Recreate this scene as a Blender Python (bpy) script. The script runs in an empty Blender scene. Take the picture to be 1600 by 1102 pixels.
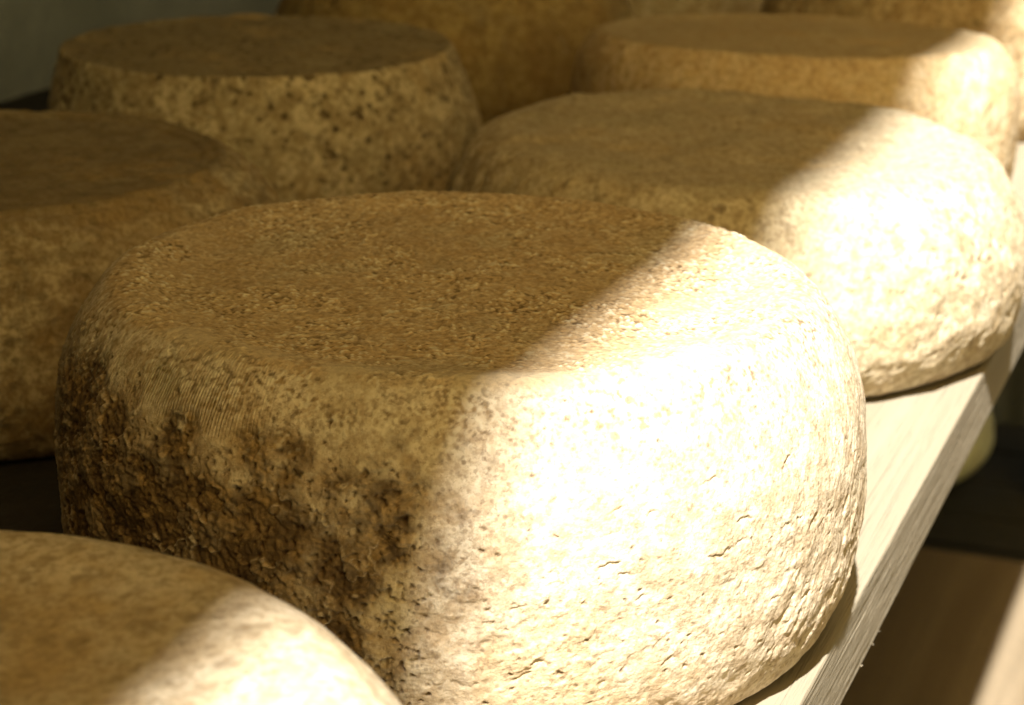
import bpy, bmesh, math, random
import numpy as np
from mathutils import Vector

# ------------------------------------------------------------------ camera, sky, sun, exposure
scene = bpy.context.scene
C = scene.collection
AZ = 0.3776                                     # the shelf runs away from the camera at this angle to +Y
D = Vector((math.sin(AZ), math.cos(AZ), 0))     # along the shelf
P = Vector((math.cos(AZ), -math.sin(AZ), 0))    # across the shelf, towards the open yard

cam_data = bpy.data.cameras.new("camera")
cam = bpy.data.objects.new("camera", cam_data)
C.objects.link(cam)
cam.location = (0, 0, 0.2628)
cam.rotation_euler = (math.radians(90 - 17.882), 0, 0)
cam_data.sensor_width = 36
cam_data.lens = 3160.2 / 1600 * 36
cam_data.clip_start = 0.02
cam_data.clip_end = 500
cam_data.dof.use_dof = True
cam_data.dof.focus_distance = 0.530
cam_data.dof.aperture_fstop = 20
scene.camera = cam

SUN_B, SUN_A, SUN_C = 0.15, 0.66, 1.0
sun_dir = (D * -SUN_A + P * SUN_B + Vector((0, 0, SUN_C))).normalized()
world = bpy.data.worlds.new("World")
scene.world = world
world.use_nodes = True
wn = world.node_tree.nodes
wl = world.node_tree.links
sky = wn.new("ShaderNodeTexSky")
sky.sky_type = 'NISHITA'
sky.sun_disc = False
sky.sun_elevation = math.asin(sun_dir.z)
sky.sun_rotation = math.atan2(sun_dir.x, sun_dir.y)
sky.air_density = 1.0
sky.dust_density = 2.0
sky.ozone_density = 0.0
bg = wn["Background"]
warm = wn.new("ShaderNodeMix"); warm.data_type = 'RGBA'; warm.blend_type = 'MULTIPLY'   # warm summer haze over the whole sky
warm.inputs[0].default_value = 1.0
warm.inputs[7].default_value = (0.98, 0.69, 0.22, 1)
wl.new(sky.outputs[0], warm.inputs[6])
wl.new(warm.outputs[2], bg.inputs[0])
bg.inputs[1].default_value = 0.095

sd = bpy.data.lights.new("sun", 'SUN')
sd.energy = 4.3
sd.angle = math.radians(1.2)
sd.color = (1.0, 0.985, 0.955)
sun = bpy.data.objects.new("sun", sd)
C.objects.link(sun)
sun.location = sun_dir * 5
sun.rotation_euler = sun_dir.to_track_quat('Z', 'Y').to_euler()

scene.view_settings.view_transform = 'Standard'
scene.view_settings.look = 'None'
scene.view_settings.gamma = 1
scene.view_settings.exposure = 2.1

# ------------------------------------------------------------------ helpers
def qa(q, a, z=0.0):
    """point q metres across and a metres along the shelf"""
    return P * q + D * a + Vector((0, 0, z))

def link(name, me, mat, parent=None, kind=None):
    o = bpy.data.objects.new(name, me)
    C.objects.link(o)
    if mat: me.materials.append(mat)
    if parent: o.parent = parent
    if kind: o['kind'] = kind
    return o

def tag(o, label, cat, group=None):
    o['label'] = label; o['category'] = cat
    if group: o['group'] = group

def empty(name, loc, rz=0):
    o = bpy.data.objects.new(name, None)
    C.objects.link(o); o.location = loc; o.rotation_euler = (0, 0, rz)
    o.empty_display_size = 0.05
    return o

def box_mesh(name, x0, x1, y0, y1, z0, z1, bevel=0.0, seg=2):
    bm = bmesh.new()
    vs = [bm.verts.new(p) for p in ((x0,y0,z0),(x1,y0,z0),(x1,y1,z0),(x0,y1,z0),(x0,y0,z1),(x1,y0,z1),(x1,y1,z1),(x0,y1,z1))]
    for f in ((3,2,1,0),(4,5,6,7),(0,1,5,4),(1,2,6,5),(2,3,7,6),(3,0,4,7)):
        bm.faces.new([vs[i] for i in f])
    if bevel:
        bmesh.ops.bevel(bm, geom=bm.edges[:], offset=bevel, segments=seg, affect='EDGES', profile=0.6)
    me = bpy.data.meshes.new(name); bm.to_mesh(me); bm.free()
    return me

def perlin(p, seed=0):
    """gradient noise about -1..1 at points p (N,3)"""
    p = np.asarray(p, np.float32)
    i = np.floor(p).astype(np.int64)
    f = p - i
    u = f * f * f * (f * (f * 6 - 15) + 10)
    out = np.zeros(len(p), np.float32)
    for dx in (0, 1):
        wx = u[:, 0] if dx else 1 - u[:, 0]
        for dy in (0, 1):
            wy = u[:, 1] if dy else 1 - u[:, 1]
            for dz in (0, 1):
                wz = u[:, 2] if dz else 1 - u[:, 2]
                h = ((i[:, 0] + dx) * 73856093) ^ ((i[:, 1] + dy) * 19349663) ^ ((i[:, 2] + dz) * 83492791) ^ (seed * 2654435 + 101)
                h = (h ^ (h >> 13)) * 1274126177
                h = h ^ (h >> 16)
                gx = (h & 1023) / 511.5 - 1
                gy = ((h >> 10) & 1023) / 511.5 - 1
                gz = ((h >> 20) & 1023) / 511.5 - 1
                d = gx * (f[:, 0] - dx) + gy * (f[:, 1] - dy) + gz * (f[:, 2] - dz)
                out += (wx * wy * wz * d).astype(np.float32)
    return out * 1.5

def fbm(p, scale, octaves=3, seed=0, gain=0.5):
    r = 0; a = 1.0; s = 1.0 / scale
    for k in range(octaves):
        r = r + a * perlin(np.asarray(p) * s + 13.7 * k, seed + k * 17)
        a *= gain; s *= 2.03
    return r

def sstep(a, b, x):
    t = np.clip((x - a) / (b - a), 0, 1)
    return t * t * (3 - 2 * t)

# ------------------------------------------------------------------ materials
class NT:
    def __init__(self, name):
        self.m = bpy.data.materials.new(name); self.m.use_nodes = True
        self.t = self.m.node_tree; self.n = self.t.nodes; self.l = self.t.links
        self.b = self.n["Principled BSDF"]
    def node(self, typ, **kw):
        x = self.n.new(typ)
        for k, v in kw.items(): setattr(x, k, v)
        return x
    def set(self, inp, v):
        if hasattr(v, 'is_output') or isinstance(v, bpy.types.NodeSocket): self.l.new(v, inp)
        else: inp.default_value = v
    def coord(self, kind='Object', scale=(1,1,1)):
        tc = self.node("ShaderNodeTexCoord"); mp = self.node("ShaderNodeMapping")
        self.l.new(tc.outputs[kind], mp.inputs[0]); mp.inputs['Scale'].default_value = scale
        return mp.outputs[0]
    def noise(self, vec, scale, detail=3, rough=0.55, dist=0.0):
        x = self.node("ShaderNodeTexNoise")
        self.l.new(vec, x.inputs['Vector']); x.inputs['Scale'].default_value = scale
        x.inputs['Detail'].default_value = detail; x.inputs['Roughness'].default_value = rough
        x.inputs['Distortion'].default_value = dist
        return x.outputs['Fac']
    def voro(self, vec, scale, feature='F1', rnd=1.0):
        x = self.node("ShaderNodeTexVoronoi", feature=feature)
        self.l.new(vec, x.inputs['Vector']); x.inputs['Scale'].default_value = scale
        x.inputs['Randomness'].default_value = rnd
        return x.outputs['Distance']
    def rng(self, v, a, b, c=0.0, d=1.0):
        x = self.node("ShaderNodeMapRange", interpolation_type='SMOOTHSTEP')
        self.set(x.inputs['Value'], v)
        for k, w in zip(('From Min','From Max','To Min','To Max'), (a, b, c, d)): x.inputs[k].default_value = w
        return x.outputs['Result']
    def math(self, op, a, b=0.0):
        x = self.node("ShaderNodeMath", operation=op)
        self.set(x.inputs[0], a); self.set(x.inputs[1], b)
        return x.outputs[0]
    def mix(self, fac, a, b, mode='MIX'):
        x = self.node("ShaderNodeMix", data_type='RGBA', blend_type=mode)
        self.set(x.inputs[0], fac)
        self.set(x.inputs[6], (*a, 1) if isinstance(a, tuple) else a)
        self.set(x.inputs[7], (*b, 1) if isinstance(b, tuple) else b)
        return x.outputs[2]
    def attr(self, name):
        x = self.node("ShaderNodeAttribute"); x.attribute_name = name
        return x.outputs['Fac']
    def bump(self, h, dist, strength=1.0, prev=None):
        x = self.node("ShaderNodeBump"); self.l.new(h, x.inputs['Height'])
        x.inputs['Distance'].default_value = dist; x.inputs['Strength'].default_value = strength
        if prev is not None: self.l.new(prev, x.inputs['Normal'])
        return x.outputs[0]

def rind(name, light, dark, spot, patch=(0.45, 0.36, 0.22), spot_amt=0.6, spot_scale=190, crust_shade=(0.085, 0.052, 0.024),
         grain=0.00035, top=None, contrast=1.0, off=0.0, grit=0.6):
    """dry brushed cheese rind; some masks and tops carry painted light and shade"""
    k = NT(name)
    v = k.coord('Object')
    if off:
        v.node.inputs['Location'].default_value = (off, off * 0.7, -off)
    big = k.rng(k.noise(v, 14, 3), 0.38, 0.64)
    mid = k.rng(k.noise(v, 110, 5, 0.66, 0.2), 0.5 - 0.11 / contrast, 0.5 + 0.11 / contrast)
    fine = k.rng(k.noise(v, 430, 5, 0.72), 0.42, 0.62)
    col = k.mix(k.math('MULTIPLY', mid, 0.9), light, dark)
    col = k.mix(k.math('MULTIPLY', big, 0.55), col, patch)
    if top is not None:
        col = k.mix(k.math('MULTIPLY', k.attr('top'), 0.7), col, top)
    tone = k.noise(v, 24, 3, 0.6)
    col = k.mix(k.rng(tone, 0.53, 0.68, 0.0, 0.55), col, k.mix(0.5, patch, (0.50, 0.31, 0.10)))
    col = k.mix(k.rng(tone, 0.47, 0.34, 0.0, 0.5), col, k.mix(0.5, patch, (0.34, 0.31, 0.20)))
    col = k.mix(k.math('MULTIPLY', fine, grit), col, k.mix(0.6, dark, (0.14, 0.08, 0.03)))
    # mould specks, scattered in drifts
    d = k.voro(v, spot_scale)
    drift = k.rng(k.noise(v, 30, 3), 0.40, 0.55)
    sp = k.math('MULTIPLY', k.rng(d, 0.16, 0.34, 1.0, 0.0), k.math('MULTIPLY', drift, spot_amt))
    sp2 = k.math('MULTIPLY', k.rng(k.noise(v, spot_scale * 1.5, 3, 0.55, 0.3), 0.56, 0.66), spot_amt)
    col = k.mix(sp, col, spot); col = k.mix(k.math('MULTIPLY', sp2, k.rng(k.noise(v, 45, 2), 0.36, 0.5)), col, spot)
    # crusted patch with its own mottling, and a darker colour in the pits
    cr = k.mix(k.rng(k.noise(v, 160, 4, 0.7, 0.6), 0.42, 0.66), crust_shade, (0.32, 0.205, 0.085))
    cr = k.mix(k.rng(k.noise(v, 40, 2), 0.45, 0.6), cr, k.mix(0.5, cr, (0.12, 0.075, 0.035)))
    col = k.mix(k.attr('crust_shade'), col, cr)  # mask also paints shade in crumb hollows and on the far-left wall
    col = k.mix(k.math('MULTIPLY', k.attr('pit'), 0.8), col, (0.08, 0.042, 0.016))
    col = k.mix(k.attr('scuff_light'), col, (0.68, 0.60, 0.44))  # mask also paints light on the crumb crests
    k.l.new(col, k.b.inputs['Base Color'])
    k.b.inputs['Roughness'].default_value = 0.82
    k.b.inputs['Specular IOR Level'].default_value = 0.25
    n1 = k.bump(k.noise(v, 700, 4, 0.7), grain * 2.2)
    n2 = k.bump(k.noise(v, 260, 2, 0.5), grain * 1.2, prev=n1)
    n3 = k.bump(k.attr('rib'), 0.0002, prev=n2)
    k.l.new(n3, k.b.inputs['Normal'])
    return k.m

def wood(name, a, b, groove=(0.25, 0.19, 0.12), bump=0.0004, ring=1.0):
    """sawn softwood, grain along local Y"""
    k = NT(name)
    v = k.coord('Object', (1, 0.045, 1))
    v2 = k.coord('Object', (1, 0.012, 1))
    broad = k.rng(k.noise(v, 30, 3, 0.5, 0.6), 0.35, 0.65)
    line = k.rng(k.noise(v2, 420, 3, 0.6), 0.5, 0.72)
    fib = k.noise(v, 1300, 3, 0.6)
    col = k.mix(broad, a, b)
    col = k.mix(k.math('MULTIPLY', line, 0.12 * ring), col, groove)
    col = k.mix(k.math('MULTIPLY', k.rng(fib, 0.4, 0.65), 0.18), col, groove)
    vd = k.coord('Object')
    col = k.mix(k.math('MULTIPLY', k.rng(k.noise(vd, 18, 4, 0.6), 0.5, 0.75), 0.35), col, k.mix(0.4, a, groove))
    k.l.new(col, k.b.inputs['Base Color'])
    k.b.inputs['Roughness'].default_value = 0.7
    k.b.inputs['Specular IOR Level'].default_value = 0.3
    n1 = k.bump(fib, bump); n2 = k.bump(line, bump, prev=n1)
    k.l.new(n2, k.b.inputs['Normal'])
    return k.m

def plain(name, a, b, scale=8, rough=0.9, bump=0.003, bscale=60):
    k = NT(name); v = k.coord('Object')
    k.l.new(k.mix(k.rng(k.noise(v, scale, 5, 0.6), 0.35, 0.65), a, b), k.b.inputs['Base Color'])
    k.b.inputs['Roughness'].default_value = rough
    k.l.new(k.bump(k.noise(v, bscale, 4), bump), k.b.inputs['Normal'])
    return k.m

M_plank = wood("pale_plank", (0.25, 0.215, 0.155), (0.22, 0.185, 0.128))
M_brownwood = wood("brown_plank", (0.19, 0.145, 0.09), (0.15, 0.11, 0.065), (0.09, 0.065, 0.035))
M_beam = wood("old_beam", (0.10, 0.065, 0.035), (0.07, 0.045, 0.024), (0.03, 0.02, 0.01))
M_wall = plain("grey_plaster", (0.36, 0.37, 0.36), (0.27, 0.28, 0.27), 5)
M_dark = plain("dark_boards", (0.022, 0.020, 0.016), (0.014, 0.014, 0.011), 12)
M_shade_planks = plain("shade_black_planks", (0.014, 0.008, 0.005), (0.008, 0.005, 0.003), 12)  # near-black stands in for shade in the gaps over the left planks
M_backdrop = plain("backdrop_dark", (0.025, 0.030, 0.024), (0.045, 0.044, 0.038), 3, 0.75, 0.002, 20)
M_ground = plain("dry_yard_earth", (0.10, 0.085, 0.045), (0.07, 0.06, 0.03), 1.5, 0.95, 0.02, 12)

# ------------------------------------------------------------------ the shed the shelf stands in
GZ = -0.95
me = bpy.data.meshes.new("ground")
me.from_pydata([(-150,-150,GZ),(150,-150,GZ),(150,150,GZ),(-150,150,GZ)], [], [(0,1,2,3)])
link("ground", me, M_ground, kind='structure')

wall = link("wall", box_mesh("wall", -1.00, -0.86, -1.6, 3.0, GZ, 1.75), M_wall)
wall.rotation_euler = (0, 0, -AZ)
tag(wall, "grey plastered wall behind the cheeses at the upper left", "wall")
EAVE_Z = 1.50
EAVE_Q = -0.167 + SUN_B / SUN_C * (EAVE_Z - 0.10)
roof = empty("lean_to_roof", (0, 0, 0), -AZ)
tag(roof, "boarded lean-to roof whose straight eave shades the left of the shelf", "roof")
n = 9; w = (EAVE_Q + 1.15) / n
for i in range(n):
    x0 = -1.15 + i * w
    b = link("board", box_mesh("board", x0, x0 + w - 0.0004, -1.7, 3.2, 0, 0.022), M_beam, roof)
    b.location.z = EAVE_Z
for a in (-1.2, 0.2, 1.6, 2.8):
    link("rafter", box_mesh("rafter", -1.1, EAVE_Q - 0.05, a, a + 0.06, EAVE_Z - 0.10, EAVE_Z - 0.001), M_beam, roof)
endw = link("added_end_wall", box_mesh("added_end_wall", -0.855, 0.60, -0.99, -0.90, GZ, EAVE_Z - 0.11), M_dark)  # unseen wall, added so the fill light comes from the right
endw.rotation_euler = (0, 0, -AZ)
tag(endw, "unseen dark end wall added behind the viewer to keep light off the left", "wall")

# hanging dark sheet added to supply the darkness beyond the shelf's far end
def backdrop_mesh():
    nx, nz = 160, 30
    X = np.linspace(-0.84, 1.5, nx); Z = np.linspace(GZ + 0.02, 1.38, nz)
    gx, gz = np.meshgrid(X, Z)
    fold = 0.03 * np.sin(gx * 38 + 1.4 * np.sin(gx * 9)) + 0.018 * np.sin(gx * 83 + gz * 1.5)
    v = np.c_[gx.ravel(), (2.75 + fold).ravel(), gz.ravel()]
    f = [(j*nx+i, j*nx+i+1, (j+1)*nx+i+1, (j+1)*nx+i) for j in range(nz-1) for i in range(nx-1)]
    me = bpy.data.meshes.new("dark_backdrop"); me.from_pydata(v.tolist(), [], f)
    for p in me.polygons: p.use_smooth = True
    return me
backdrop = link("dark_backdrop", backdrop_mesh(), M_backdrop)
backdrop.rotation_euler = (0, 0, -AZ)
sm = backdrop.modifiers.new("thickness", 'SOLIDIFY'); sm.thickness = 0.002
tag(backdrop, "dark folded sheet added to supply the darkness beyond the end of the shelf", "dark_backdrop")

# tall dark block added out of frame to the right to cut sky light
sky_blocker = empty("sky_blocker", (0, 0, 0), -AZ)
tag(sky_blocker, "unseen dark boarded block added at the right to cut sky light", "light blocker")
for i in range(30):
    a = -0.4 + i * 0.3
    link("blocker_board", box_mesh("blocker_board", 2.2, 2.225 + 0.008 * (i % 2), a, a + 0.297, GZ, 4.2), M_beam, sky_blocker)
link("blocker_roof", box_mesh("blocker_roof", 1.95, 6.0, -0.7, 8.9, 4.2, 4.3), M_dark, sky_blocker)
link("blocker_back", box_mesh("blocker_back", 2.24, 5.8, -0.4, 8.6, GZ, 4.19), M_dark, sky_blocker)

# ------------------------------------------------------------------ the shelf
def plank_mesh(name, q0, q1, a0, a1, z1, th, rough=0.0, seed=0, na=500):
    """board with softened arrises and, where rough > 0, torn grooves along its outer edge"""
    r = 0.0012
    pts = [(q0, z1 - th), (q0, z1 - r), (q0 + r, z1)]
    for q in np.linspace(q0 + 0.02, q1 - 0.004, 8): pts.append((q, z1))
    pts.append((q1 - r * 1.2, z1)); pts.append((q1 - r * .3, z1 - r * .3))
    side0 = len(pts)
    for z in np.linspace(z1 - r, z1 - th + r, 26 if rough else 2): pts.append((q1, z))
    side1 = len(pts)
    pts += [(q1 - r * .3, z1 - th + r * .3), (q1 - r, z1 - th)]
    pts = np.array(pts); m = len(pts)
    A = np.linspace(a0, a1, na)
    Q = np.repeat(pts[None, :, 0], na, 0); Z = np.repeat(pts[None, :, 1], na, 0); AA = np.repeat(A[:, None], m, 1)
    if rough:
        s = slice(side0 - 1, m)
        pp = np.c_[(Z[:, s] * 1.0).ravel(), (AA[:, s] * 0.014).ravel(), 0 * Z[:, s].ravel()]
        g = fbm(pp, 0.0015, 3, seed, 0.6).reshape(na, -1)
        pp2 = np.c_[(Z[:, s]).ravel(), (AA[:, s]).ravel() * .5, 0 * Z[:, s].ravel() + .4]
        g2 = fbm(pp2, 0.004, 2, seed + 5).reshape(na, -1)
        Q[:, s] += rough * (np.minimum(g, 0.1) * 1.2) + rough * 0.35 * g2
        e = perlin(np.c_[A / 0.003, 0 * A, 0 * A], seed + 9)
        Z[:, m - 1] -= rough * 0.8 * e; Z[:, m - 2] -= rough * 0.8 * e
    w = fbm(np.c_[(Q * 1).ravel(), (AA * .15).ravel(), 0 * Q.ravel()], 0.03, 2, seed + 3).reshape(na, m)
    Z[:, 2:side0] += 0.00025 * w[:, 2:side0]
    v = np.c_[Q.ravel(), AA.ravel(), Z.ravel()]
    f = []
    for i in range(na - 1):
        for j in range(m):
            k2 = (j + 1) % m
            f.append((i * m + j, (i + 1) * m + j, (i + 1) * m + k2, i * m + k2))
    f.append(tuple(range(m))); f.append(tuple((na - 1) * m + j for j in range(m - 1, -1, -1)))
    me = bpy.data.meshes.new(name); me.from_pydata(v.tolist(), [], f); me.validate()
    return me

EDGE = -0.1105
shelf = empty("plank_shelf", (0, 0, 0), -AZ)
tag(shelf, "long pale plank shelf under the cheese wheels, its splintery sawn edge in sun", "shelf")
TH = 0.0282
link("plank", plank_mesh("plank", EDGE - 0.24, EDGE, -0.25, 2.0, 0.0, TH, 0.00022, 3, 1500), M_plank, shelf)
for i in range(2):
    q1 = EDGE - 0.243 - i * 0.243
    link("plank", plank_mesh("plank", q1 - 0.24, q1, -0.25, 2.0, -0.001, TH - 0.001, 0, 5 + i, 40), M_shade_planks, shelf)
# a few splinters torn up along the lower arris of the edge
rs = random.Random(4)
spl = bmesh.new()
for k in range(6):
    a = rs.uniform(0.40, 0.62); L = rs.uniform(0.001, 0.003); z = -TH + rs.uniform(-0.0002, 0.002)
    t = rs.uniform(0.0003, 0.0006); out = rs.uniform(0.0002, 0.0010); up = rs.uniform(-.0015, .001)
    b0 = spl.verts.new((EDGE - 0.0006, a, z)); b1 = spl.verts.new((EDGE - 0.0006, a + t * 2, z + t)); b2 = spl.verts.new((EDGE - 0.0006, a + t, z - t))
    tip = spl.verts.new((EDGE + out, a + L, z + up))
    for tri in ((b0, b1, tip), (b1, b2, tip), (b2, b0, tip), (b0, b2, b1)): spl.faces.new(tri)
me = bpy.data.meshes.new("splinters"); spl.to_mesh(me); spl.free()
link("splinters", me, M_plank, shelf, kind='stuff')
for a in (-0.2, 1.90):
    link("crossbeam", box_mesh("crossbeam", -0.82, -0.15, a, a + 0.05, -TH - 0.061, -TH - 0.0005, 0.002), M_beam, shelf)
    for q in (-0.80, -0.20):
        link("post", box_mesh("post", q, q + 0.05, a + 0.0005, a + 0.0495, GZ, -TH - 0.0615, 0.002), M_beam, shelf)

LZ = -0.42
lower = empty("lower_bench", (0, 0, 0), -AZ)
tag(lower, "brown wooden bench top below the shelf, half in shade at the lower right", "bench")
L_A1 = 1.596
for i, (q0, q1) in enumerate(((-0.52, -0.131), (-0.130, 0.26))):
    link("top_board", box_mesh("top_board", q0, q1, -0.15, L_A1, LZ - 0.02, LZ, 0.0008), M_brownwood, lower)
for a in (0.0, 1.45):
    for q in (-0.50, 0.19):
        link("leg", box_mesh("leg", q, q + 0.05, a, a + 0.05, GZ, LZ - 0.0205), M_beam, lower)

# dark slatted crate with one pale wheel on it, far below the shelf's end
CR_Z = -0.49
crate = empty("dark_crate", qa(-0.36, 1.95, GZ), -AZ)
tag(crate, "dark slatted crate standing in shade beyond the brown bench", "crate")
ch = CR_Z - GZ
for s in (-1, 1):
    for t in (-1, 1):
        link("corner_post", box_mesh("corner_post", s*0.20-0.015, s*0.20+0.015, t*0.16-0.015, t*0.16+0.015, 0, ch-0.013), M_dark, crate)
    for j in range(5):
        z = 0.03 + j * 0.09
        link("slat", box_mesh("slat", -0.22, 0.22, s*0.176-0.001, s*0.176+0.007, z, z + 0.07, 0.001), M_dark, crate)
        link("slat", box_mesh("slat", s*0.222-0.003, s*0.222+0.005, -0.172, 0.172, z, z + 0.07, 0.001), M_dark, crate)
for j in range(4):
    link("top_slat", box_mesh("top_slat", -0.225, 0.225, -0.185+j*0.093, -0.185+j*0.093+0.088, ch-0.0125, ch, 0.001), M_dark, crate)

# ------------------------------------------------------------------ cheese wheels
def wheel(name, cx, cy, R, h, rim, tx, pw, mat, label, res=(300, 140), z0=0.0, base=0.9, zb=0.45, soft=0.004,
          dish=0.003, dish_r=0.55, lip=0.0, low=0.0012, mid=0.0005, fine=0.0002, pits=300, pit_r=(0.0008, 0.0020),
          zone_pits=None, skew=0.0, scuffs=(), seed=1, extra=None, front=True, front_detail=False, scoops=0, ty=0.0, lobes=()):
    nth, npr = res
    # ---- outline: underside, wall, shoulder, dished top
    t = np.linspace(0, 1, 400)
    ro = np.where(t < zb, R * (base + (1 - base) * (1 - np.clip((zb - t) / zb, 0, 1) ** 2.6)),
                  R * (rim + (1 - rim) * (1 - np.clip((t - zb) / (1 - zb), 0, 1) ** pw)))
    zo = t * h
    u = np.linspace(1, 0, 300)
    ri = R * rim * u
    zi = h - dish * sstep(1.0, dish_r, u) + lip * np.exp(-((u - 0.93) / 0.05) ** 2)
    ub = np.linspace(0, 1, 200)
    r = np.r_[R * base * ub[:-1], ro, ri[1:]]; z = np.r_[0 * ub[:-1], zo, zi[1:]]
    s = np.r_[0, np.cumsum(np.hypot(np.diff(r), np.diff(z)))]
    S = np.linspace(0, s[-1], 2400); r = np.interp(S, s, r); z = np.interp(S, s, z)
    k = int(soft / (S[1] - S[0])); ker = np.exp(-np.linspace(-2, 2, 4 * k + 1) ** 2); ker /= ker.sum()
    pad = 2 * k
    rp = np.r_[-r[pad:0:-1], r, -r[-2:-pad-2:-1]]; zp = np.r_[z[pad:0:-1], z, z[-2:-pad-2:-1]]
    r = np.convolve(rp, ker, 'valid'); z = np.convolve(zp, ker, 'valid')
    r[0] = r[-1] = 0
    # sample density: coarse below, fine on wall and top
    dens = np.where(S < R * base * 0.95, 0.06, 1.0) * np.where(S > S[-1] - R * 0.25, 0.8, 1.0)
    cd = np.r_[0, np.cumsum(dens[:-1])]; cd /= cd[-1]
    Si = np.interp(np.linspace(0, 1, npr), cd, S)
    pr = np.maximum(np.interp(Si, S, r), 0); pz = np.interp(Si, S, z)
    nr = np.interp(Si, S, np.gradient(z, S)); nz = -np.interp(Si, S, np.gradient(r, S))
    ln = np.hypot(nr, nz); nr /= ln; nz /= ln
    if front:   # more vertices on the half that can be seen
        nf = int(nth * 0.80)
        th = np.r_[np.linspace(-200, 20, nf, endpoint=False), np.linspace(20, 160, nth - nf, endpoint=False)]
    else: th = np.linspace(-180, 180, nth, endpoint=False)
    th = np.radians(th)
    T, PR = np.meshgrid(th, pr, indexing='ij'); _, PZ = np.meshgrid(th, pz, indexing='ij')
    _, NR = np.meshgrid(th, nr, indexing='ij'); _, NZ = np.meshgrid(th, nz, indexing='ij')
    X, Y = PR * np.cos(T), PR * np.sin(T)
    p = np.c_[X.ravel(), Y.ravel(), PZ.ravel()].astype(np.float32)
    on = np.c_[p[:, 0], p[:, 1], p[:, 2]]
    TT = T.ravel(); ZZ = PZ.ravel(); RR = PR.ravel(); NZf = NZ.ravel()
    side = 1 - np.abs(NZf) ** 2
    H = low * fbm(on, 0.045, 2, seed) + mid * fbm(on, 0.011, 2, seed + 3)
    g = fbm(on, 0.0035, 2, seed + 7)
    H = H + fine * g * (1.2 if not front_detail else 0.5)
    crust_shade = np.zeros_like(H); rib = np.zeros_like(H); pit = np.zeros_like(H)
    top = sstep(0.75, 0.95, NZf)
    for (ang, wid, amp, z_lo, z_hi) in lobes:
        dth = (TT - math.radians(ang) + math.pi) % (2 * math.pi) - math.pi
        H = H + amp * np.exp(-(dth / math.radians(wid)) ** 2) * sstep(z_lo - 0.02, z_lo + 0.02, ZZ) * (1 - sstep(z_hi - 0.01, z_hi + 0.02, ZZ))
    if extra: H, crust_shade, rib = extra(H, on, TT, ZZ, RR, NZf, side, crust_shade, rib)
    # ---- pits: each one pressed into the rind
    H = H.reshape(nth, npr); pit = pit.reshape(nth, npr)
    rg = np.random.default_rng(seed + 50)
    j_lo = np.searchsorted(Si, R * base)
    nz_extra = zone_pits[0] if zone_pits else 0
    for kk in range(pits + nz_extra):
        j = rg.integers(j_lo, npr - 4); i = rg.integers(0, nth)
        if rg.random() > (pr[j] / R): continue
        if kk >= pits:
            dg = math.degrees(th[i])
            if not (zone_pits[1] < dg < zone_pits[2] and zone_pits[3] < pz[j] < zone_pits[4] and nz[j] < 0.8): continue
        onside = 1 - abs(nz[j])
        if onside < 0.25 and rg.random() < 0.5: continue
        rad = rg.uniform(*pit_r) * (1.0 if onside > 0.25 else 0.6) * (1.8 if rg.random() < 0.06 else 1.0)
        dth = abs(th[(i + 1) % nth] - th[i]); dth = min(dth, 0.05)
        wi = min(int(rad * 1.6 / max(pr[j] * dth, 1e-5)) + 1, 40)
        wj = int(rad * 1.6 / max(abs(Si[min(j + 1, npr - 1)] - Si[j]), 1e-5)) + 1
        ii = np.arange(i - wi, i + wi + 1) % nth; jj = np.arange(max(j - wj, 0), min(j + wj + 1, npr))
        dx = (np.arange(-wi, wi + 1) * pr[j] * dth)[:, None]; dy = (Si[jj] - Si[j])[None, :]
        an = rg.uniform(0, math.pi); el = rg.uniform(1.0, 1.9)
        ca, sa = math.cos(an), math.sin(an)
        q = np.hypot((dx * ca + dy * sa) * el, (dy * ca - dx * sa)) / rad
        q = q * (1 + 0.25 * np.sin(3 * np.arctan2(dy, dx + 1e-9) + an * 5))
        bowl = 1 - sstep(0.35, 1.0, q)
        H[np.ix_(ii, jj)] -= rad * (rg.uniform(0.25, 0.75) if kk < pits else rg.uniform(0.6, 1.2)) * bowl
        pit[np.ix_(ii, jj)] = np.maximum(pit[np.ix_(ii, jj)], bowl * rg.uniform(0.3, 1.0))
    for _ in range(scoops):     # shallow flakes lifted out of the wall, sharp along their upper edge
        i = np.argmin(np.abs(th - math.radians(rg.uniform(-96, -35)))); j = np.argmin(np.abs(pz - rg.uniform(0.012, 0.078)) + 9 * (pr < R * 0.8) + 9 * (np.arange(npr) < j_lo))
        rx = rg.uniform(0.0012, 0.0034); ry = rx * rg.uniform(0.4, 0.8); dth = abs(th[i + 1] - th[i])
        wi = int(rx * 1.3 / (pr[j] * dth)) + 1; wj = int(rx * 1.3 / abs(Si[j + 1] - Si[j])) + 1
        ii = np.arange(i - wi, i + wi + 1) % nth; jj = np.arange(max(j - wj, 0), j + wj + 1)
        dx = (np.arange(-wi, wi + 1) * pr[j] * dth)[:, None]; dy = (Si[jj] - Si[j])[None, :]
        ca, sa = math.cos(rg.uniform(-0.2, 0.6)), math.sin(rg.uniform(-0.2, 0.6))
        ex, ey = (dx * ca + dy * sa) / rx, (dy * ca - dx * sa) / ry
        q = np.hypot(ex, ey) * (1 + 0.14 * np.sin(3 * np.arctan2(ey, ex) + i) + 0.10 * np.sin(7 * np.arctan2(ey, ex) + j))
        H[np.ix_(ii, jj)] -= rx * rg.uniform(0.12, 0.34) * np.clip(0.45 + 0.55 * ey, 0, 1) ** 1.5 * (1 - sstep(0.82, 1.0, q))
    H = H.ravel(); pit = pit.ravel()
    scuff_light = CREST_LIGHT_RIM.pop('main') * 1.0 if 'main' in CREST_LIGHT_RIM else np.zeros_like(H)
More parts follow.
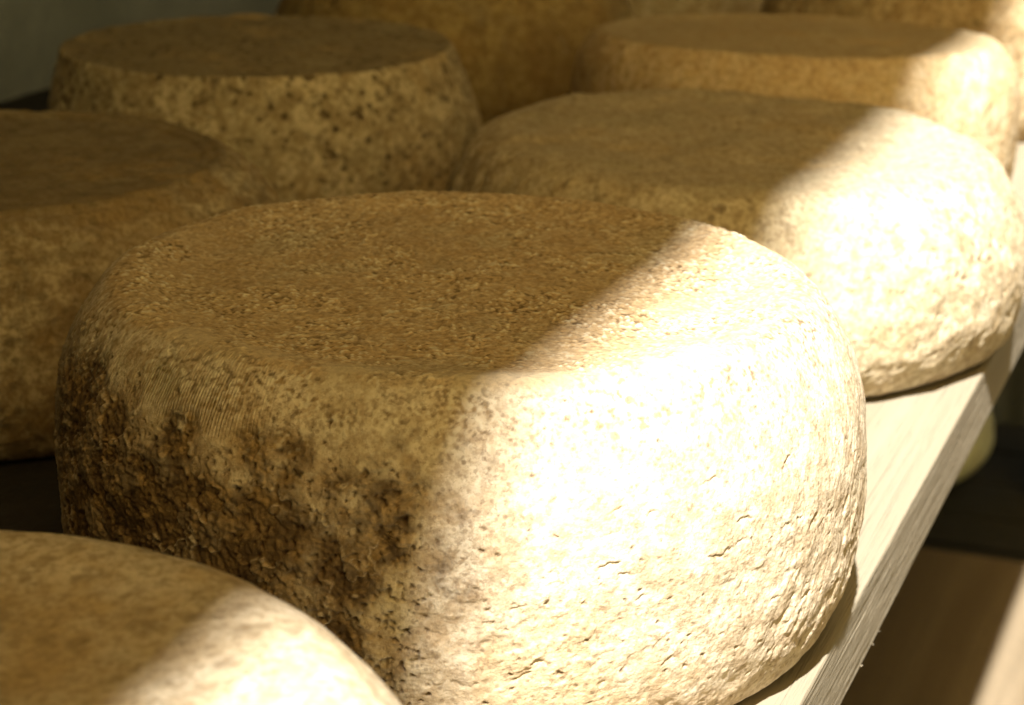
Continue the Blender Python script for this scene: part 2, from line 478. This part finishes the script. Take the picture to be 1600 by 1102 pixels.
    for (sx, sy, ln_, wd, ang, hh) in scuffs:       # pale scrapes (hh > 0) and small dark nicks (hh < 0) on the top
        ca, sa = math.cos(ang), math.sin(ang)
        dx, dy = on[:, 0] - sx, on[:, 1] - sy
        q = np.hypot((dx * ca + dy * sa) / ln_, (dy * ca - dx * sa) / wd) * (1 + 0.5 * perlin(on / 0.002, 5))
        mk = (1 - sstep(0.4, 1.0, q)) * top
        H = H + mk * hh
        if hh > 0: scuff_light = np.maximum(scuff_light, mk * 0.8)
        else: pit = np.maximum(pit, mk)
    # nothing pushes through the plank
    H = np.where(ZZ < 0.003, H * sstep(0.0, 0.003, ZZ), H)
    NRf = NR.ravel()
    p[:, 0] += H * NRf * np.cos(TT); p[:, 1] += H * NRf * np.sin(TT); p[:, 2] += H * NZf
    p[:, 0] += skew * ZZ / h
    p[:, 2] += (tx * p[:, 0] + ty * p[:, 1]) * sstep(0.0, h * 0.5, ZZ)
    p[:, 2] = np.maximum(p[:, 2], 0.0004)
    # ---- faces
    idx = np.arange(nth * npr).reshape(nth, npr); nx = np.roll(idx, -1, 0)
    quads = np.stack([idx[:, :-1], nx[:, :-1], nx[:, 1:], idx[:, 1:]], -1)[:, 1:-1].reshape(-1, 4)
    nv = len(p)
    caps_b = np.stack([np.full(nth, nv), nx[:, 1], idx[:, 1]], -1)
    caps_t = np.stack([np.full(nth, nv + 1), idx[:, -2], nx[:, -2]], -1)
    verts = np.r_[p, [[0, 0, 0.0004], [0, 0, p[idx[:, -2], 2].mean()]]].astype(np.float32)
    me = bpy.data.meshes.new(name)
    nq = len(quads); ntri = 2 * nth
    me.vertices.add(len(verts)); me.vertices.foreach_set("co", verts.ravel())
    me.loops.add(nq * 4 + ntri * 3)
    me.loops.foreach_set("vertex_index", np.r_[quads.ravel(), caps_b.ravel(), caps_t.ravel()].astype(np.int32))
    me.polygons.add(nq + ntri)
    ls = np.r_[np.arange(nq) * 4, nq * 4 + np.arange(ntri) * 3].astype(np.int32)
    me.polygons.foreach_set("loop_start", ls)
    me.update(calc_edges=True)
    me.polygons.foreach_set("use_smooth", np.ones(nq + ntri, bool))
    for nm, arr in (('pit', pit), ('crust_shade', crust_shade), ('rib', rib), ('top', top), ('scuff_light', scuff_light)):
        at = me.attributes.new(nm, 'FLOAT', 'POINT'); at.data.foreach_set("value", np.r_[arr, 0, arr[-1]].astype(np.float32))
    me.validate()
    o = link("cheese_wheel", me, mat)
    o.location = (cx, cy, z0)
    tag(o, label, "cheese", "cheese wheels ripening in the shed")
    return o

CREST_LIGHT_RIM = {}      # light painted on the crumb crests, plus the paler rim band, handed from the relief to the mesh

def main_relief(H, on, T, Z, R, NZ, side, crust_shade, rib):
    deg = np.degrees(T)
    deg = np.where(deg > 180, deg - 360, deg); deg = np.where(deg < -180, deg + 360, deg)
    # cloth-pressed ribs on the near left shoulder
    m = sstep(-172, -150, deg) * (1 - sstep(-124, -110, deg)) * sstep(0.083, 0.091, Z) * (1 - sstep(0.93, 0.985, NZ))
    m = m * (0.35 + 0.65 * sstep(-0.3, 0.3, fbm(on, 0.02, 2, 91)))
    rib = np.sin(T * 0.118 / 0.00105 * 2 * np.pi) * m
    # crusted, flaking lower wall towards the camera's left; its far-left reach paints shade
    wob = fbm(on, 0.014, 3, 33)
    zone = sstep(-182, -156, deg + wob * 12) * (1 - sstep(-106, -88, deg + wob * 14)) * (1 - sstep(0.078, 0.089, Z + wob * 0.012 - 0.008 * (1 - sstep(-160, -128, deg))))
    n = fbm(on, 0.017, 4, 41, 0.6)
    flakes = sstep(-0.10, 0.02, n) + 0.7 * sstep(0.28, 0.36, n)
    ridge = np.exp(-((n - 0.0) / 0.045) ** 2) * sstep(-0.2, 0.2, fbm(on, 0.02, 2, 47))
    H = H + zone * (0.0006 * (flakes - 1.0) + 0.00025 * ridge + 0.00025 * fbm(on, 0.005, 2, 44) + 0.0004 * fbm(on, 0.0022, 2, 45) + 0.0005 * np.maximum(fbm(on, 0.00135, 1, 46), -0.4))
    crust_shade = zone * (0.80 + 0.20 * (1 - sstep(-0.05, 0.3, n))) * (1 - 0.65 * ridge)
    # rougher wall all round the foot
    low = (1 - sstep(0.045, 0.075, Z + 0.008 * wob)) * side * (1 - zone)
    n2 = fbm(on, 0.010, 3, 51, 0.6)
    H = H + low * (0.00022 * (sstep(-0.05, 0.05, n2) - 0.5) * sstep(-0.4, 0.2, fbm(on, 0.03, 2, 52)) + 0.0003 * n2)
    # slanting wrinkles where the paste sagged, near right foot
    fr = sstep(-68, -35, deg) * (1 - sstep(30, 60, deg)) * side
    w = np.c_[(T * 0.12 - Z * 0.50), (Z * 0.26 + T * 0.015), 0 * Z]
    wr = fbm(w, 0.0085, 3, 61, 0.45)
    H = H + fr * ((0.00095 * np.abs(wr) * -1.4 + 0.0005) * (0.25 + 0.6 * sstep(-0.3, 0.4, fbm(on, 0.022, 2, 62)))) * (1 - sstep(0.055, 0.1, Z))
    # crumbs on top and rim, hollows shaded and crests lit by colour
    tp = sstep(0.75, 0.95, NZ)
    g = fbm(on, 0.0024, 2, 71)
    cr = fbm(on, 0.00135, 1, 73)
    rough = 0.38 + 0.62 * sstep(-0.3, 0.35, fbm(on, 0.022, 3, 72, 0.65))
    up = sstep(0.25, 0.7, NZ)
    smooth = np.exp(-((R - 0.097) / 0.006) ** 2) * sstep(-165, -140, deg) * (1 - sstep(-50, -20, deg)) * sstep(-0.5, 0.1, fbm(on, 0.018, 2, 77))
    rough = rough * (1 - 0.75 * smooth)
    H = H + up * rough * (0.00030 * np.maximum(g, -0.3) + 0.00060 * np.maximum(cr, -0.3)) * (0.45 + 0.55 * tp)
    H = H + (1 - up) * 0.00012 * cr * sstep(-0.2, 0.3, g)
    crust_shade = np.maximum(crust_shade, 0.8 * up * sstep(0.15, 0.5, -(cr + 0.6 * g)) * rough)
    CREST_LIGHT_RIM['main'] = np.maximum(0.8 * up * sstep(0.2, 0.6, cr + 0.5 * g) * rough, 0.3 * smooth)
    rimb = np.exp(-((R - 0.094) / 0.008) ** 2) * (NZ > 0.3)
    H = H + rimb * 0.00035 * np.maximum(g, 0)
    return H, crust_shade, rib

def b2_relief(H, on, T, Z, R, NZ, side, crust_shade, rib):
    # concentric press rings on the shoulder
    H = H + 0.0006 * np.sin(R * 2 * np.pi / 0.0055) * sstep(0.3, 0.6, NZ) * sstep(0.082, 0.09, R)
    return H, crust_shade, rib

SCUFFS = [(-0.012, -0.030, 0.006, 0.0009, 0.35, 0.0002), (-0.004, -0.026, 0.003, 0.0007, 0.6, 0.0002), (-0.019, -0.033, 0.003, 0.002, 0.2, 0.0002),
          (-0.026, -0.029, 0.0022, 0.0014, 0.5, -0.0009), (-0.021, -0.035, 0.0018, 0.0012, 1.5, -0.0009), (-0.029, -0.036, 0.0016, 0.001, 0.1, -0.0007),
          (0.012, 0.02, 0.008, 0.001, -0.2, 0.00015), (0.03, -0.01, 0.0016, 0.001, 0.3, -0.0007), (-0.055, 0.0, 0.0016, 0.001, 0.9, -0.0007)]
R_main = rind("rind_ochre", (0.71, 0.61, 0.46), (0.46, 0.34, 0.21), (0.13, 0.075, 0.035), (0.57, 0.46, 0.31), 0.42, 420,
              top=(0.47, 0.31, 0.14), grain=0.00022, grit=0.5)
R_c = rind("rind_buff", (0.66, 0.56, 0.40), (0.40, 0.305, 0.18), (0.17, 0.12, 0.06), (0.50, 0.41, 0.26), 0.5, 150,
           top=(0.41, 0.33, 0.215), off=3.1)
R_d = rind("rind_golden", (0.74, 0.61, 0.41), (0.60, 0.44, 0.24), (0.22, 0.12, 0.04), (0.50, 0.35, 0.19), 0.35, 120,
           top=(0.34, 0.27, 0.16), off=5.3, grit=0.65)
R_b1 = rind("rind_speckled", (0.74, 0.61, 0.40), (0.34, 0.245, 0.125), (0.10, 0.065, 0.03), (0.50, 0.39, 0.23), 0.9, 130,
            top=(0.17, 0.125, 0.06), off=7.7)  # dark top: weak overhead light put into the colour
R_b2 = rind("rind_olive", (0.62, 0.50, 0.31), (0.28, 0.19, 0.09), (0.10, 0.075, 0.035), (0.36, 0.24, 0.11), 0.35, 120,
            top=(0.17, 0.12, 0.06), off=9.9)  # top colour darkened to carry the shade from above
R_a = rind("rind_tawny", (0.70, 0.59, 0.43), (0.46, 0.34, 0.20), (0.14, 0.09, 0.04), (0.46, 0.33, 0.17), 0.3, 110, off=12.4, grit=0.6, contrast=0.55)
R_f = rind("rind_orange", (0.44, 0.32, 0.13), (0.24, 0.155, 0.06), (0.14, 0.08, 0.03), (0.28, 0.18, 0.07), 0.35, 120,
           top=(0.30, 0.20, 0.10), off=15.0)
R_p = rind("rind_pale", (0.76, 0.76, 0.52), (0.68, 0.68, 0.44), (0.4, 0.35, 0.2), (0.70, 0.68, 0.46), 0.3, 120, off=18.0)

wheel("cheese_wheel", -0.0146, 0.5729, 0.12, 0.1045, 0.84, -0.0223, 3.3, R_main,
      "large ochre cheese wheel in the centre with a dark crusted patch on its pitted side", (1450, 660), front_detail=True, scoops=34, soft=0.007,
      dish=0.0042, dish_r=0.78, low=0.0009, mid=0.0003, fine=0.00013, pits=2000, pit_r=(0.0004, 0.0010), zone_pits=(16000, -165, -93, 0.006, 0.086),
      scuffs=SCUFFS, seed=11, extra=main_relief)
wheel("cheese_wheel", 0.0954, 0.855, 0.1267, 0.086, 0.8351, -0.0303, 2.2028, R_c,
      "broad rounded buff cheese wheel behind the central one, its right half bleached by sun", (560, 210), soft=0.009,
      dish=0.002, low=0.002, mid=0.0007, fine=0.0003, pits=900, pit_r=(0.0008, 0.0018), seed=23)
wheel("cheese_wheel", 0.1524, 1.0877, 0.1208, 0.0928, 0.8724, -0.0236, 3.6, R_d,
      "golden-sided cheese wheel with a flat grey-brown top, behind the broad buff wheel", (340, 150), soft=0.003,
      dish=0.0025, dish_r=0.85, low=0.001, mid=0.0005, fine=0.0003, pits=200, seed=31, ty=-0.05)
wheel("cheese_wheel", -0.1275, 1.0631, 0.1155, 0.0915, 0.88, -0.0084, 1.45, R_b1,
      "grey-green speckled cheese wheel with a flat shade-darkened top at the upper left", (440, 190), soft=0.0022,
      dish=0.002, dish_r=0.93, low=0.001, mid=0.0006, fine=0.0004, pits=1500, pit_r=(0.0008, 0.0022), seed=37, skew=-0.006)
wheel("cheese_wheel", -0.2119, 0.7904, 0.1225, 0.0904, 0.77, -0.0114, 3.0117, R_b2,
      "olive-brown cheese wheel with a sunken shade-darkened top, cut by the left edge of the view", (420, 180), soft=0.003,
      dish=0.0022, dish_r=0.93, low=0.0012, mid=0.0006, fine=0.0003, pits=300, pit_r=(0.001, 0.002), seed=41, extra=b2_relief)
wheel("cheese_wheel", -0.1184, 0.3047, 0.1147, 0.0980, 0.7796, 0.0059, 2.6487, R_a,
      "tawny cheese wheel nearest the viewer in the lower left corner", (400, 170), soft=0.006,
      dish=0.003, low=0.0008, mid=0.00025, fine=0.0002, pits=200, seed=43)
wheel("cheese_wheel", -0.038, 1.345, 0.121, 0.091, 0.86, 0.0, 2.2, R_f,
      "orange-brown cheese wheel in shade at the top, between speckled and golden wheels", (260, 120), soft=0.003,
      dish=0.002, seed=47)
wheel("cheese_wheel", 0.285, 1.345, 0.122, 0.092, 0.85, 0.0, 2.5, R_b2,
      "mottled brown cheese wheel at the upper right corner, farthest of the right-hand row", (320, 140), soft=0.004,
      dish=0.002, mid=0.001, seed=53)
wheel("cheese_wheel", 0.10, 1.62, 0.122, 0.088, 0.84, 0.0, 2.4, R_c,
      "pale cheese wheel barely showing at the top edge between the orange and mottled wheels", (220, 90), soft=0.004, seed=59)
bp = qa(-0.375, 1.95, CR_Z)
wheel("cheese_wheel", bp.x, bp.y, 0.12, 0.095, 0.82, 0.0, 2.4, R_p,
      "pale greenish cheese wheel on the dark crate, half hidden under the sunlit plank edge", (220, 90), base=0.72, soft=0.008, z0=CR_Z + 0.0005, seed=61)
